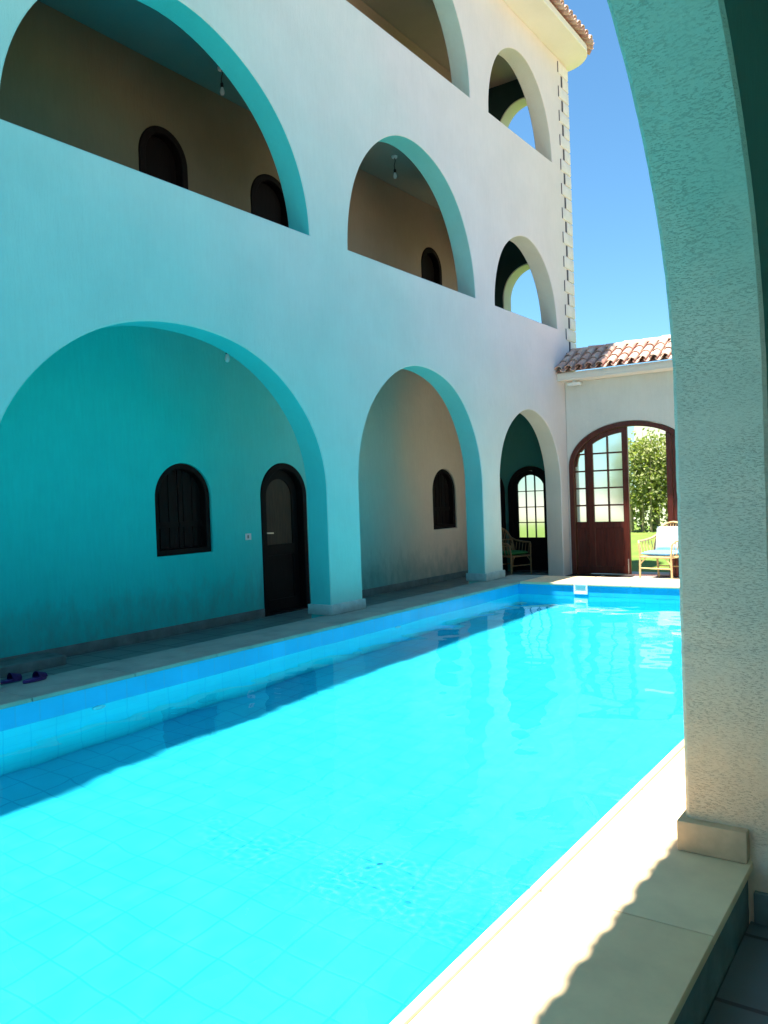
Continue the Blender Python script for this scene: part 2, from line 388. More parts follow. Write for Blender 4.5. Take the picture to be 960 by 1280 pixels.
for q in ((PX0 - .14, PX0, PY0, PY1), (PX1, PX1 + .14, PY0, PY1), (PX0 - .14, PX1 + .14, PY1, PY1 + .14), (PX0 - .14, PX1 + .14, PY0 - .14, PY0)):
    box(bm, *q, PF + .002, -0.205)
pf = structure(uvbox(obj('pool_sides', bm, POOLW, smooth=0))); pf.cycles.is_caustics_receiver = True
bm = bmesh.new()
for q in ((PX0 - .14, PX0 + .004, PY0, PY1 - .004), (PX1 - .004, PX1 + .14, PY0, PY1 - .004), (PX0 - .14, PX1 + .14, PY1 - .004, PY1 + .14), (PX0 - .14, PX1 + .14, PY0 - .14, PY0 + .004)):
    box(bm, *q, -0.205, -0.036)
structure(uvbox(obj('waterline_tile_band', bm, BANDT, smooth=0)))
# the water surface: long low swell everywhere, a patch of chop in the middle where the inlet stirs it
from mathutils import noise as mnoise
def wave(x, y):
    h = 0.0
    for kx, ky, a, ph in ((1.9, 2.7, .0022, .3), (-3.1, 2.2, .0014, 1.1), (4.6, -3.9, .0009, 2.0), (6.1, 5.3, .0006, .7), (-8.3, 6.6, .0004, 4.0)):
        h += a * math.sin(kx * x + ky * y + ph)
    h += 0.0055 * mnoise.noise((x * 2.2, y * 2.2, 0.3)) + 0.0016 * mnoise.noise((x * 5.5, y * 5.5, 1.7))
    dx, dy = (x + 2.55) * 0.66, (y - 3.42 - .10 * math.sin(x * 2.3)) * 2.7
    d = math.sqrt(dx * dx + dy * dy) + 0.45 * mnoise.noise((x * 3, y * 3, 5.1))
    k = min(1, max(0, (1.05 - d) / 0.6))
    if k > 0: h += k * max(0, .6 + .7 * mnoise.noise((x * 2.7, y * 2.7, 9.0))) * (0.0013 * mnoise.noise((x * 20, y * 30, 2.2)) + 0.0009 * mnoise.noise((x * 36, y * 50, 7.7)))
    return -0.195 + h
bm = bmesh.new()
nx, ny = 300, 940
ws = [[bm.verts.new((PX0 - .01 + (PX1 - PX0 + .02) * i / nx, PY0 - .01 + (PY1 - PY0 + .02) * j / ny, 0)) for i in range(nx + 1)] for j in range(ny + 1)]
for row in ws:
    for v in row: v.co.z = wave(v.co.x, v.co.y)
for j in range(ny):
    for i in range(nx): bm.faces.new((ws[j][i], ws[j][i + 1], ws[j + 1][i + 1], ws[j + 1][i]))
wat = structure(obj('pool_water', bm, WATER, smooth=180))
if wat.data.polygons[0].normal.z < 0: wat.data.flip_normals()
wat.cycles.is_caustics_caster = True

def slabs(bm, x0, x1, y0, y1, z0, z1, axis, step, gap=0.005, jit=0.0):
    a, b = (y0, y1) if axis == 'y' else (x0, x1)
    n = max(1, round((b - a) / step)); s = (b - a) / n
    for i in range(n):
        dz = random.uniform(-jit, jit)
        lo, hi = a + i * s + gap / 2, a + (i + 1) * s - gap / 2
        if axis == 'y': box(bm, x0, x1, lo, hi, z0, z1 + dz, bev=0.006)
        else: box(bm, lo, hi, y0, y1, z0, z1 + dz, bev=0.006)
CX1 = -0.641
bm = bmesh.new(); slabs(bm, PX1 - .025, CX1, PY0 - .9, 13.0, -0.035, 0, 'y', 1.12, jit=0.0008)
structure(obj('coping_by_arcade', bm, STONE))
bm = bmesh.new(); box(bm, PX1 + .012, PX1 + .020, PY0 - .9, 12.98, -0.01, 0.0025); structure(obj('coping_joint_line', bm, GROUT, smooth=0))
bm = bmesh.new(); box(bm, PX1 + .145, CX1 - .02, PY0 - .9, 13.0, -0.6, -0.036); structure(obj('arcade_curb', bm, SKIRT, smooth=0))
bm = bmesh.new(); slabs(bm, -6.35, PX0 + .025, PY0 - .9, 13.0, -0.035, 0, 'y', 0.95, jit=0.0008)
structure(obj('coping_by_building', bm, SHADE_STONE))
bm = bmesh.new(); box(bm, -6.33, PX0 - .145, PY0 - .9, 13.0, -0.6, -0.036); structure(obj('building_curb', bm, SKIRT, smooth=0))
bm = bmesh.new(); slabs(bm, PX0 + .03, PX1 - .03, PY1 - .025, 13.0, -0.035, 0, 'x', 0.9, jit=0.0008)
slabs(bm, PX0 + .03, PX1 - .03, PY0 - .9, PY0 + .025, -0.035, 0, 'x', 0.9)
structure(obj('coping_at_pool_ends', bm, STONE))
bm = bmesh.new(); box(bm, PX0 - .14, PX1 + .14, PY1 + .145, 12.98, -0.6, -0.036); box(bm, PX0 - .14, PX1 + .14, PY0 - .88, PY0 - .145, -0.6, -0.036)
structure(obj('pool_end_curb', bm, SKIRT, smooth=0))
bm = bmesh.new(); box(bm, W - .2, -6.30, -3.4, 16.0, -0.5, FL); structure(obj('gallery_walkway', bm, WALK, smooth=0))
bm = bmesh.new(); box(bm, -6.295, -0.66, 12.99, 16.3, -0.5, FL - .002); structure(obj('terrace', bm, DECK, smooth=0))
bm = bmesh.new(); box(bm, -0.655, 1.6, -3.4, 16.3, -0.5, FL + .001); structure(obj('arcade_floor', bm, ARCF, smooth=0))
bm = bmesh.new(); box(bm, -6.35, -0.66, -6, PY0 - .91, -0.5, FL - .002); structure(obj('south_paving', bm, DECK, smooth=0))
bm = bmesh.new()
N_ = 30
vs = [[bm.verts.new((-60 + 120 * i / N_, 15.9 + 20 * j / 20, -0.24 + 0.30 * min(1, max(0, (j / 20 * 20 - 1) / 9)) + 0.012 * math.sin(i * 1.7 + j))) for i in range(N_ + 1)] for j in range(21)]
for j in range(20):
    for i in range(N_): bm.faces.new((vs[j][i], vs[j][i + 1], vs[j + 1][i + 1], vs[j + 1][i]))
structure(obj('lawn', bm, LAWN))

# ------------------------------------------------------------------ clay tile rows
def half_tube(bm, p0, p1, nrm, r0, r1, t=0.014, up=True, n=8):
    p0, p1, nrm = Vector(p0), Vector(p1), Vector(nrm).normalized()
    ax = (p1 - p0).normalized(); side = ax.cross(nrm).normalized(); sg = 1 if up else -1
    def ring(p, r): return [bm.verts.new(p + side * (r * math.cos(PI * k / n)) + nrm * (sg * r * 0.85 * math.sin(PI * k / n))) for k in range(n + 1)]
    o0, o1, i0, i1 = ring(p0, r0), ring(p1, r1), ring(p0, r0 - t), ring(p1, r1 - t)
    for k in range(n):
        bm.faces.new((o0[k], o0[k + 1], o1[k + 1], o1[k])); bm.faces.new((i0[k + 1], i0[k], i1[k], i1[k + 1]))
        bm.faces.new((o0[k + 1], o0[k], i0[k], i0[k + 1])); bm.faces.new((o1[k], o1[k + 1], i1[k + 1], i1[k]))
def tile_field(bm, origin, along, slope, n, rows, pitch=0.2, expo=0.27, first=0.0, jit=0.006):
    o, a, s = Vector(origin), Vector(along).normalized(), Vector(slope).normalized()
    nrm = a.cross(s).normalized()
    if nrm.z < 0: nrm = -nrm
    rnd = random.Random(3)
    for i in range(n):
        for j in range(rows):
            dx = rnd.uniform(-jit, jit); ds = rnd.uniform(-jit, jit); lift = 0.012 + rnd.uniform(0, 0.004)
            c = o + a * ((i + 0.5) * pitch + dx)
            b0 = c + s * (j * expo + ds) + nrm * (0.058 + lift); b1 = c + s * (j * expo + expo + .09) + nrm * 0.050
            half_tube(bm, b0, b1, nrm, 0.078, 0.064)
            c2 = o + a * ((i + 1.0) * pitch + dx)
            q0 = c2 + s * (j * expo + (-0.030 if j == 0 else 0.03) + ds) + nrm * (0.066 + lift * .6); q1 = c2 + s * (j * expo + expo + .13) + nrm * 0.058
            half_tube(bm, q0, q1, nrm, 0.066, 0.076, up=False, n=6)

# ------------------------------------------------------------------ the three-storey building
bld = thing('courtyard_building', 'three storey limewashed building on the left with arched galleries above the pool', 'building', (-8.0, 7.0, FL))
YE = 16.08; TOP = 10.0; Y0 = -3.2
holes = []
# ground floor bays (cut right down below the floor), then the galleries
for c, a, s, b in ((1.0, 2.0, 1.5, 1.72), (5.70, 2.145, 1.5, 1.72), (10.19, 1.69, 1.56, 1.74), (13.82, 1.31, 1.60, 1.31)):
    holes.append(arch(c, a, -0.42, s, b, 56, 0.010))
for c, a, s, b in ((1.0, 1.95, 4.585, 1.87), (5.745, 1.95, 4.585, 1.87), (10.155, 1.705, 4.585, 1.94), (13.87, 1.33, 4.585, 1.46)):
    holes.append(arch(c, a, 4.585, s, b, 56, 0.010))
for c, a, s, b in ((1.0, 1.95, 7.9, 1.8), (5.745, 1.95, 7.9, 1.8), (10.20, 1.70, 7.93, 1.77), (13.87, 1.33, 7.82, 1.54)):
    holes.append(arch(c, a, 7.815, s, b, 56, 0.006))
bm = bmesh.new()
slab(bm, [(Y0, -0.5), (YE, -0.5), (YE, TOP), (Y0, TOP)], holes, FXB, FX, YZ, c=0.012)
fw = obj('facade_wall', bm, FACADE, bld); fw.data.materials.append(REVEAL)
for p in fw.data.polygons:      # the arch reveals carry a stronger painted-in cast
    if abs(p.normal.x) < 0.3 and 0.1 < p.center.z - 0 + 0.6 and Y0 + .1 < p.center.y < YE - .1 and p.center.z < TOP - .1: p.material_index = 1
# inner wall, ground floor, with window and door openings
def wall_openings(z_off=0.0): return []
GW = [(7.24, 0.47, 0.775, 1.50, 0.45), (13.84, 0.45, 0.775, 1.50, 0.44), (2.2, 0.47, 0.775, 1.5, 0.45)]
GD = [(9.16, 0.50, FL, 1.50, 0.48)]
gh = [arch(c, a, z0, s, b, 28) for c, a, z0, s, b in GW] + [arch(c, a, FL - .2, s, b, 28) for c, a, z0, s, b in GD]
bm = bmesh.new()
slab(bm, [(Y0, -0.48), (15.7, -0.48), (15.7, 3.76), (Y0, 3.76)], gh, W - 0.28, W, YZ, c=0.008)
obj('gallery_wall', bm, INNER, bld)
UD2 = [(7.12, 0.39, 3.99, 5.78, 0.42), (9.12, 0.43, 3.99, 5.78, 0.42), (13.63, 0.37, 3.99, 5.78, 0.40), (3.0, 0.43, 3.99, 5.78, 0.42)]
bm = bmesh.new()
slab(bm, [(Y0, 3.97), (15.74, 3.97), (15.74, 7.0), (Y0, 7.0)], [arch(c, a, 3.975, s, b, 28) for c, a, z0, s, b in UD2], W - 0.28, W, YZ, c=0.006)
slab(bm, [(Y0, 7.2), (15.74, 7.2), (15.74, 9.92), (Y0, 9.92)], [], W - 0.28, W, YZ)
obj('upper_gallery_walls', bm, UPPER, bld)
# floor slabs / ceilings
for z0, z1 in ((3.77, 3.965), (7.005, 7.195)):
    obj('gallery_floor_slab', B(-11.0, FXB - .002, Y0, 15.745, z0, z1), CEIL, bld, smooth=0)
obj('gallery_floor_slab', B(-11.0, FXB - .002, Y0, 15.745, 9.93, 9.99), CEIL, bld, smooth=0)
# end wall with its sky-lit arches
bm = bmesh.new()
slab(bm, [(-12.0, -0.48), (FXB - .003, -0.48), (FXB - .003, TOP), (-12.0, TOP)],
     [arch(-7.09, 0.60, 4.62, 5.50, 0.64, 32), arch(-7.09, 0.60, 7.85, 8.88, 0.64, 32), arch(-7.21, 0.50, FL - .15, 1.47, 0.50, 32)], 15.75, YE - .003, XZ, c=0.012)
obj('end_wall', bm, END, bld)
for s_, b_, z0_ in ((5.50, .638, 4.622), (8.88, .638, 7.852)):
    bm = bmesh.new(); slab(bm, arch(-7.09, .598, z0_, s_, b_, 32), [arch(-7.09, .575, z0_ + .02, s_, b_ - .02, 32)], 15.742, YE + .004, XZ)
    obj('lit_arch_reveal', bm, GATEW, bld)  # pale ring added to give the reveal its lit tone
obj('rear_wall', B(-12.0, -11.6, Y0, 15.745, -0.5, TOP), FACADE, bld, smooth=0)
obj('south_wall', B(-12.0, FXB - .003, Y0 - .33, Y0 - .002, -0.5, TOP), FACADE, bld, smooth=0)
# skirtings and pier plinths
bm = bmesh.new()
for a, b in ((Y0, 8.64), (9.68, 15.68)): box(bm, W, W + .022, a, b, FL, FL + .12, bev=0.004)
obj('skirting', bm, SKIRT, bld)
obj('ledge_step', B(W + .001, W + .40, 1.0, 5.18, FL, FL + .10, bev=0.008), SKIRT, bld)
for a, b in ((-1.6, -1.0), (3.0, 3.555), (7.845, 8.50), (11.88, 12.51)):
    bm = bmesh.new(); box(bm, FXB - .025, FX + .028, a - .025, b + .028, 0.001, 0.125, bev=0.006)
    obj('pier_plinth', bm, PLINTH, bld)
# toothed corner stones
z = 3.95; k = 0
while z < 9.9:
    wq = 0.46 if k % 2 == 0 else 0.27
    h = 0.24
    bm = bmesh.new(); box(bm, FX - .20, FX + .024, YE - wq, YE + .024, z, z + h - .018, bev=0.012)
    q = obj('quoin_stone', bm, QUOIN, bld)
    g = .014 if k % 2 == 0 else .05
    obj('joint_shadow', B(FX + .001, FX + .012, YE - wq - g, YE - wq - .001, z + .01, z + h - .02), JOINT_SHADOW, q, smooth=0); z += h; k += 1  # dark strip added as the shadow at the stone's edge
# roof: soffit slab with a rounded corner, fascia and tiles
def eave_path(off):
    x = FX + 0.56 + off; pts = [(x, Y0 - .5)]
    r = 0.62 + off; cx, cy = x - r, 15.66
    for i in range(15):
        t = (PI / 2) * i / 14
        pts.append((cx + r * math.cos(t), cy + r * math.sin(t)))
    return pts
ep = eave_path(0)
bm = bmesh.new(); slab(bm, ep + [(-12.4, ep[-1][1]), (-12.4, Y0 - .5)], [], 10.0, 10.13, lambda u, v, w: (u, v, w), c=0.01)
obj('eave_soffit', bm, CREAM, bld)
ep2 = eave_path(-0.30)
bm = bmesh.new()
rim = [bm.verts.new((x, y, 10.135)) for x, y in eave_path(-.02) + [(-12.4, ep[-1][1] - .02)]]
top = [bm.verts.new((x - 2.2, y - (2.2 if i > 0 else 0) * min(1, i / 15), 11.2)) for i, (x, y) in enumerate(eave_path(-.02))] + [bm.verts.new((-10.5, 14.06, 11.2))]
for i in range(len(rim) - 1): bm.faces.new((rim[i], rim[i + 1], top[i + 1], top[i]))
roof = obj('roof', bm, TILE, bld)
bm = bmesh.new()
sl = (-1, 0, 0.46)
tile_field(bm, (FX + 0.63, -3.4, 10.13), (0, 1, 0), sl, 95, 3)
x_ = FX + 0.63; r = 0.69; ccx, ccy = x_ - r, 15.66
for i in range(6):
    t = (PI / 2) * (i + 0.4) / 6
    d = Vector((math.cos(t), math.sin(t), 0)); al = Vector((-math.sin(t), math.cos(t), 0))
    tile_field(bm, Vector((ccx, ccy, 10.13)) + d * r - al * 0.1, al, (-d.x, -d.y, 0.46), 1, 2)
tile_field(bm, (ccx - .1, ccy + r, 10.13), (-1, 0, 0), (0, -1, 0.46), 26, 2)
obj('tile_course', bm, TILE, roof)

# arched dark shutters and doors in the gallery walls
def window(c, a, z0, s, b, x=W):
    bm = bmesh.new(); o = arch(c, a - .003, z0 + .003, s, b - .003, 28); slab(bm, o, [arch(c, a - .075, z0 + .075, s, b - .075, 28)], x - .20, x - .03, YZ, c=0.006)
    fr = obj('window', bm, DARKWOOD, bld)
    for sgn in (-1, 1):
        bm = bmesh.new()
        y0, y1 = (c - a + .08, c - .006) if sgn < 0 else (c + .006, c + a - .08)
        def topz(y): return s + (b - .085) * math.sqrt(max(0, 1 - ((y - c) / (a - .074)) ** 2))
        ns = 5; w = (y1 - y0) / ns
        for k in range(ns):
            ya, yb = y0 + k * w + .003, y0 + (k + 1) * w - .003
            poly = [(ya, z0 + .08), (yb, z0 + .08)] + [(yb + (ya - yb) * t / 4, topz(yb + (ya - yb) * t / 4)) for t in range(5)]
            slab(bm, poly, [], x - .15, x - .125 + .008 * (k % 2), YZ, c=0.003)
        box(bm, x - .13, x - .105, y0 + .002, y1 - .002, z0 + .35, z0 + .42)
        obj('shutter', bm, DARKWOOD, fr)
for g in GW: window(*g)
def arched_door(c, a, z0, s, b, x=W, panel=True, handle=True):
    bm = bmesh.new(); o = arch(c, a - .003, z0, s, b - .003, 28)
    slab(bm, o, [arch(c, a - .095, z0 + .03, s, b - .095, 28)], x - .22, x + .018, YZ, c=0.008)
    fr = obj('door', bm, DARKWOOD, bld)
    xi = x - .10
    bm = bmesh.new(); ai, bi = a - .10, b - .10
    hp = [arch(c, ai - .12, 0.78 + (z0 - FL), s - .02, bi - .11, 20)] if panel else []
    hp2 = [[(c - ai + .12, z0 + .2), (c + ai - .12, z0 + .2), (c + ai - .12, z0 + .85), (c - ai + .12, z0 + .85)]] if panel else []
    slab(bm, arch(c, ai, z0 + .03, s, bi, 28), hp + hp2, xi - .05, xi, YZ, c=0.004)
    lf = obj('door_leaf', bm, DARKWOOD, fr)
    if panel:
        bm = bmesh.new(); slab(bm, arch(c, ai - .118, 0.782 + (z0 - FL), s - .02, bi - .108, 20), [], xi - .038, xi - .018, YZ)
        obj('upper_panel', bm, PANELWOOD, fr)
        bm = bmesh.new(); slab(bm, [(c - ai + .122, z0 + .202), (c + ai - .122, z0 + .202), (c + ai - .122, z0 + .848), (c - ai + .122, z0 + .848)], [], xi - .038, xi - .02, YZ)
        obj('lower_panel', bm, DARKWOOD, fr)
    if handle:
        bm = bmesh.new(); yh = c - ai + .055
        box(bm, xi, xi + .008, yh - .018, yh + .018, z0 + 1.05, z0 + 1.25, bev=.003)
        tube(bm, [(xi, yh, z0 + 1.19), (xi + .055, yh, z0 + 1.19), (xi + .058, yh + .02, z0 + 1.19), (xi + .058, yh + .13, z0 + 1.185)], .011)
        obj('door_handle', bm, METAL, fr)
for g in GD: arched_door(*g)
for c, a, z0, s, b in UD2: arched_door(c, a, 3.98, s, b, panel=False, handle=False)
# glazed door that closes the ground floor gallery (plane y = 15.72)
gx, ga, gs, gb = -7.21, 0.497, 1.47, 0.497
bm = bmesh.new(); slab(bm, arch(gx, ga, FL, gs, gb, 28), [arch(gx, ga - .09, FL + .02, gs, gb - .09, 28)], 15.71, 15.86, XZ, c=0.006)
gd = obj('glazed_door', bm, DARKWOOD, bld)
ai = ga - .093; gap = .018
def cut_top(xa, xb, c, a, s, b, n=6): return [(xb + (xa - xb) * t / n, s + b * math.sqrt(max(0, 1 - ((xb + (xa - xb) * t / n - c) / a) ** 2))) for t in range(n + 1)]
panes = []
xs = [gx - .30, gx - .105, gx + .095, gx + .30]; zs = [0.48, 0.80, 1.12, 1.45]
for i in range(3):
    xa, xb = xs[i] + gap / 2, xs[i + 1] - gap / 2
    for j in range(3): panes.append([(xa, zs[j] + gap / 2), (xb, zs[j] + gap / 2), (xb, zs[j + 1] - gap / 2), (xa, zs[j + 1] - gap / 2)])
    panes.append([(xa, zs[3] + gap / 2), (xb, zs[3] + gap / 2)] + cut_top(xa, xb, gx, .315, gs - .0, .315))
bm = bmesh.new(); slab(bm, arch(gx, ai, FL + .025, gs, gb - .093, 28), panes, 15.75, 15.80, XZ, c=0.004)
gl = obj('door_leaf', bm, DARKWOOD, gd)
bm = bmesh.new(); slab(bm, arch(gx, .32, .46, gs, .32, 24), [], 15.772, 15.778, XZ); obj('door_glass', bm, FROST, gd, smooth=0)
# the solid leaf folded back beside it
bm = bmesh.new(); slab(bm, arch(15.32, 0.36, FL + .02, 1.42, 0.40, 24), [arch(15.32, .22, .75, 1.42, .24, 16)], -7.80, -7.755, YZ, c=0.004)
ol = obj('open_door_leaf', bm, DARKWOOD, bld)
bm = bmesh.new(); slab(bm, arch(15.32, .222, .748, 1.42, .242, 16), [], -7.785, -7.77, YZ); obj('panel', bm, DARKWOOD, ol)

# ------------------------------------------------------------------ gate wall at the far end
gw = thing('garden_gate_wall', 'pale wall with clay tile coping and arched mahogany gateway at the far end', 'wall', (-4.0, 15.6, FL))
GC, GA, GS, GB = -5.02, 1.215, 1.89, 0.82
bm = bmesh.new()
slab(bm, [(FX + .004, -0.48), (-0.56, -0.48), (-0.56, 3.56), (FX + .004, 3.56)], [arch(GC, GA, -0.46, GS, GB, 48)], 15.46, 15.74, XZ, c=0.010)
obj('wall', bm, GATEW, gw)
bm = bmesh.new(); box(bm, FX + .004, -0.2, 15.08, 16.0, 3.56, 3.585); box(bm, FX + .004, -0.2, 15.08, 15.16, 3.587, 3.70, bev=.006); box(bm, FX + .004, -0.2, 15.92, 16.0, 3.587, 3.70)
obj('fascia', bm, CREAM, gw)
bm = bmesh.new()
v = [bm.verts.new(p) for p in ((FX + .003, 15.04, 3.71), (-.2, 15.04, 3.71), (-.2, 15.86, 4.17), (FX + .003, 15.86, 4.17), (FX + .003, 16.1, 3.9), (-.2, 16.1, 3.9))]
bm.faces.new((v[0], v[1], v[2], v[3])); bm.faces.new((v[3], v[2], v[5], v[4]))
rf = obj('roof', bm, TILE, gw, smooth=0)
bm = bmesh.new()
tile_field(bm, (FX - .02, 15.02, 3.70), (1, 0, 0), (0, 0.87, 0.49), 30, 3, expo=0.30)
obj('tile_course', bm, TILE, rf)
bm = bmesh.new()
for i in range(16): half_tube(bm, (FX + .02 + i * .36, 15.86, 4.205 + .01 * (i % 2)), (FX + .02 + i * .36 + .40, 15.86, 4.20), (0, 0, 1), .095, .085)
obj('ridge_tiles', bm, TILE, rf)
# gateway joinery
def ell(x, m): return GS + (GB - m) * math.sqrt(max(0, 1 - ((x - GC) / (GA - m)) ** 2))
bm = bmesh.new()
slab(bm, arch(GC, GA - .004, FL, GS, GB - .004, 48), [arch(GC, GA - .10, FL - .001 + .02, GS, GB - .10, 48)], 15.445, 15.62, XZ, c=0.008)
gf = obj('gateway_frame', bm, MAHOG, gw)
def joinery(name, x0, x1, cols, z_rows, zb, m, y0, y1, top_m, parent, open_=None):
    """a leaf or sidelight between x0 and x1 under the ellipse, panes cut through"""
    n = 10
    outer = [(x0, zb), (x1, zb)] + [(x1 + (x0 - x1) * t / n, ell(x1 + (x0 - x1) * t / n, m)) for t in range(n + 1)]
    hs = []; gp = .03
    for xa, xb in cols:
        for j, z0 in enumerate(z_rows):
            z1 = z_rows[j + 1] - gp / 2 if j + 1 < len(z_rows) else 9
            tp = [(xb + (xa - xb) * t / 6, min(z1, ell(xb + (xa - xb) * t / 6, top_m))) for t in range(7)]
            if max(p[1] for p in tp) < z0 + .08: continue
            tp = [(x, max(z, z0 + .04)) for x, z in tp]
            hs.append([(xa, z0 + gp / 2), (xb, z0 + gp / 2)] + tp)
    # recessed lower panel
    lx0, lx1 = cols[0][0] + .01, cols[-1][1] - .01
    lo = [(lx0, zb + .14), (lx1, zb + .14), (lx1, z_rows[0] - .11), (lx0, z_rows[0] - .11)]
    bm = bmesh.new(); slab(bm, outer, hs + [lo], y0, y1, XZ, c=0.005)
    lf = obj(name, bm, MAHOG, parent)
    bm = bmesh.new(); slab(bm, offset_poly(lo, .01), [], y0 + .018, y1 - .012, XZ, c=.003)
    k = 3 if lx1 - lx0 > .3 else 1
    for i in range(k + 1):
        xx = lx0 + (lx1 - lx0) * i / k
        if 0 < i < k: box(bm, xx - .006, xx + .006, y0 + .010, y0 + .017, zb + .15, z_rows[0] - .12)
    obj('lower_panel', bm, MAHOG, lf)
    bm = bmesh.new()
    x0g, x1g = cols[0][0] - .01, cols[-1][1] + .01
    slab(bm, [(x0g, z_rows[0]), (x1g, z_rows[0])] + [(x1g + (x0g - x1g) * t / 8, max(z_rows[0] + .1, ell(x1g + (x0g - x1g) * t / 8, top_m - .012))) for t in range(9)], [], (y0 + y1) / 2 - .003, (y0 + y1) / 2 + .003, XZ)
    obj('glass', bm, FROST, lf, smooth=0)
    return lf
ZR = [0.79, 1.125, 1.46, 1.795, 2.13]
joinery('sidelight', -6.13, -5.875, [(-6.12 + .0, -5.925)], ZR, FL + .02, .105, 15.50, 15.56, .15, gw)
joinery('gate_leaf', -5.870, -5.065, [(-5.755, -5.475), (-5.445, -5.175)], ZR, FL + .03, .105, 15.48, 15.54, .20, gw)
joinery('sidelight', -4.235, -3.91, [(-4.165, -3.92)], ZR, FL + .02, .105, 15.50, 15.56, .15, gw)
bm = bmesh.new(); 
n = 6; slab(bm, [(-4.345, FL + .01), (-4.24, FL + .01)] + [(-4.24 - .105 * t / n, ell(-4.24 - .105 * t / n, .104)) for t in range(n + 1)], [], 15.47, 15.60, XZ, c=.006)
obj('gate_post', bm, MAHOG, gw)
# the other leaf stands open towards the garden
bm = bmesh.new(); slab(bm, [(15.63, FL + .03), (16.40, FL + .03), (16.40, 2.40), (15.63, 2.42)], [[(15.75, z + .015), (15.99, z + .015), (15.99, z + .32), (15.75, z + .32)] for z in ZR[:4]] + [[(16.02, z + .015), (16.28, z + .015), (16.28, z + .32), (16.02, z + .32)] for z in ZR[:4]], -4.33, -4.28, YZ, c=.005)
ogl = obj('open_gate_leaf', bm, MAHOG, gw)
bm = bmesh.new(); slab(bm, [(15.74, .78), (16.29, .78), (16.29, 2.13), (15.74, 2.13)], [], -4.308, -4.302, YZ); obj('glass', bm, FROST, ogl, smooth=0)
# leaf ironmongery
bm = bmesh.new()
box(bm, -5.115, -5.095, 15.468, 15.48, FL + .05, FL + .32, bev=.002); tube(bm, [(-5.105, 15.462, FL + .03), (-5.105, 15.462, FL + .30)], .007); tube(bm, [(-5.105, 15.462, FL + .22), (-5.105, 15.435, FL + .22)], .006)
obj('foot_bolt', bm, METAL, gw)

# ------------------------------------------------------------------ the arcade the picture is taken from
AX0, AX1 = -0.883, -0.55
arc = thing('poolside_arcade', 'rough combed plaster arcade with a large arch at the right edge of the pool', 'arcade', (0.3, 3.5, FL))
bm = bmesh.new()
bays = [(-5.93, 1.0), (-2.30, 1.57), (1.57, 1.69), (5.58, 1.69), (9.59, 1.69), (13.15, 1.25)]
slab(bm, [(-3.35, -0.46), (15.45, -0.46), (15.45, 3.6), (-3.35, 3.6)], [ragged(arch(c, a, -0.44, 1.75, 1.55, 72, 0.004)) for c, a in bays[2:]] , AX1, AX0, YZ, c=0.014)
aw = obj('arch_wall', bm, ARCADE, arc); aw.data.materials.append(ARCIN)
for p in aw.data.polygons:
    if p.normal.x > 0.9: p.material_index = 1       # the side towards the covered walk has its shade painted in dark teal
for a, b in ((-.12 - .6, -.12), (3.26, 3.89), (7.27, 7.90), (11.28, 11.90), (14.40, 15.44)):
    bm = bmesh.new(); box(bm, AX0 - .022, -0.652, a - .045, b + .03, 0.001, 0.118, bev=0.005); obj('pier_plinth', bm, BASE, arc)
    bm = bmesh.new(); box(bm, -0.640, AX1 + .022, a - .02, b + .02, FL + .002, FL + .12, bev=0.005); obj('inner_plinth', bm, SKIRT, arc)
obj('ceiling', B(AX1 + .002, 1.3, -3.35, 15.45, 3.45, 3.60), CREAM, arc, smooth=0)
obj('rear_wall', B(1.3, 1.6, -3.35, 15.45, -0.46, 3.6), GATEW, arc, smooth=0)
obj('eave_fascia', B(-1.02, -0.88, -3.35, 15.0, 3.602, 3.70, bev=.006), CREAM, arc)
bm = bmesh.new()
v = [bm.verts.new(p) for p in ((-1.02, -3.4, 3.71), (-1.02, 15.0, 3.71), (0.5, 15.0, 4.45), (0.5, -3.4, 4.45), (1.9, -3.4, 3.8), (1.9, 15.0, 3.8))]
bm.faces.new((v[0], v[1], v[2], v[3])); bm.faces.new((v[3], v[2], v[5], v[4]))
rf = obj('roof', bm, TILE, arc, smooth=0)
bm = bmesh.new(); tile_field(bm, (-1.055, -3.4, 3.69), (0, 1, 0), (0.9, 0, 0.44), 92, 5, expo=.30)
obj('tile_course', bm, TILE, rf)

# ------------------------------------------------------------------ small things
def ceiling_lamp(x, y, ztop, drop, label, name='ceiling_lamp', group=None):
    t = thing(name, label, 'lamp', (x, y, ztop), 0, group)
    bm = bmesh.new(); lathe(bm, [(.045, -.03), (.05, -.005), (.05, 0)]); obj('ceiling_rose', bm, WHITEP, t, local=True)
    bm = bmesh.new(); tube(bm, [(0, 0, -.02), (.012, .004, -drop * .35), (-.010, 0, -drop * .7), (0, 0, -drop)], .006, 6); obj('cable', bm, BLACKP, t, local=True)
    bm = bmesh.new(); lathe(bm, [(.016, -drop - .05), (.02, -drop - .045), (.02, -drop), (.012, -drop + .01)], n=12); obj('bulb_holder', bm, BLACKP, t, local=True)
    bm = bmesh.new(); lathe(bm, [(.004, -drop - .15), (.022, -drop - .143), (.032, -drop - .115), (.028, -drop - .085), (.015, -drop - .05)], n=14); obj('bulb', bm, BULB, t, local=True)
    return t
ceiling_lamp(-7.2, 7.17, 3.77, 0.50, 'bare bulb hanging in the largest ground floor arch above the small window')
ceiling_lamp(-7.61, 7.67, 7.0, 0.20, 'bare bulb on a short cable in the wide first floor gallery at upper left')
ceiling_lamp(-7.41, 11.35, 7.0, 0.22, 'bare bulb on a short cable in the middle first floor gallery arch')
t = thing('flood_lamp', 'white flood lamp fixed under the tiled eave in the corner by the gateway', 'lamp', (-6.0, 15.30, 3.555))
obj('lamp_body', B(-.13, .13, -.06, .06, -.085, -.03, bev=.012), WHITEP, t, local=True)
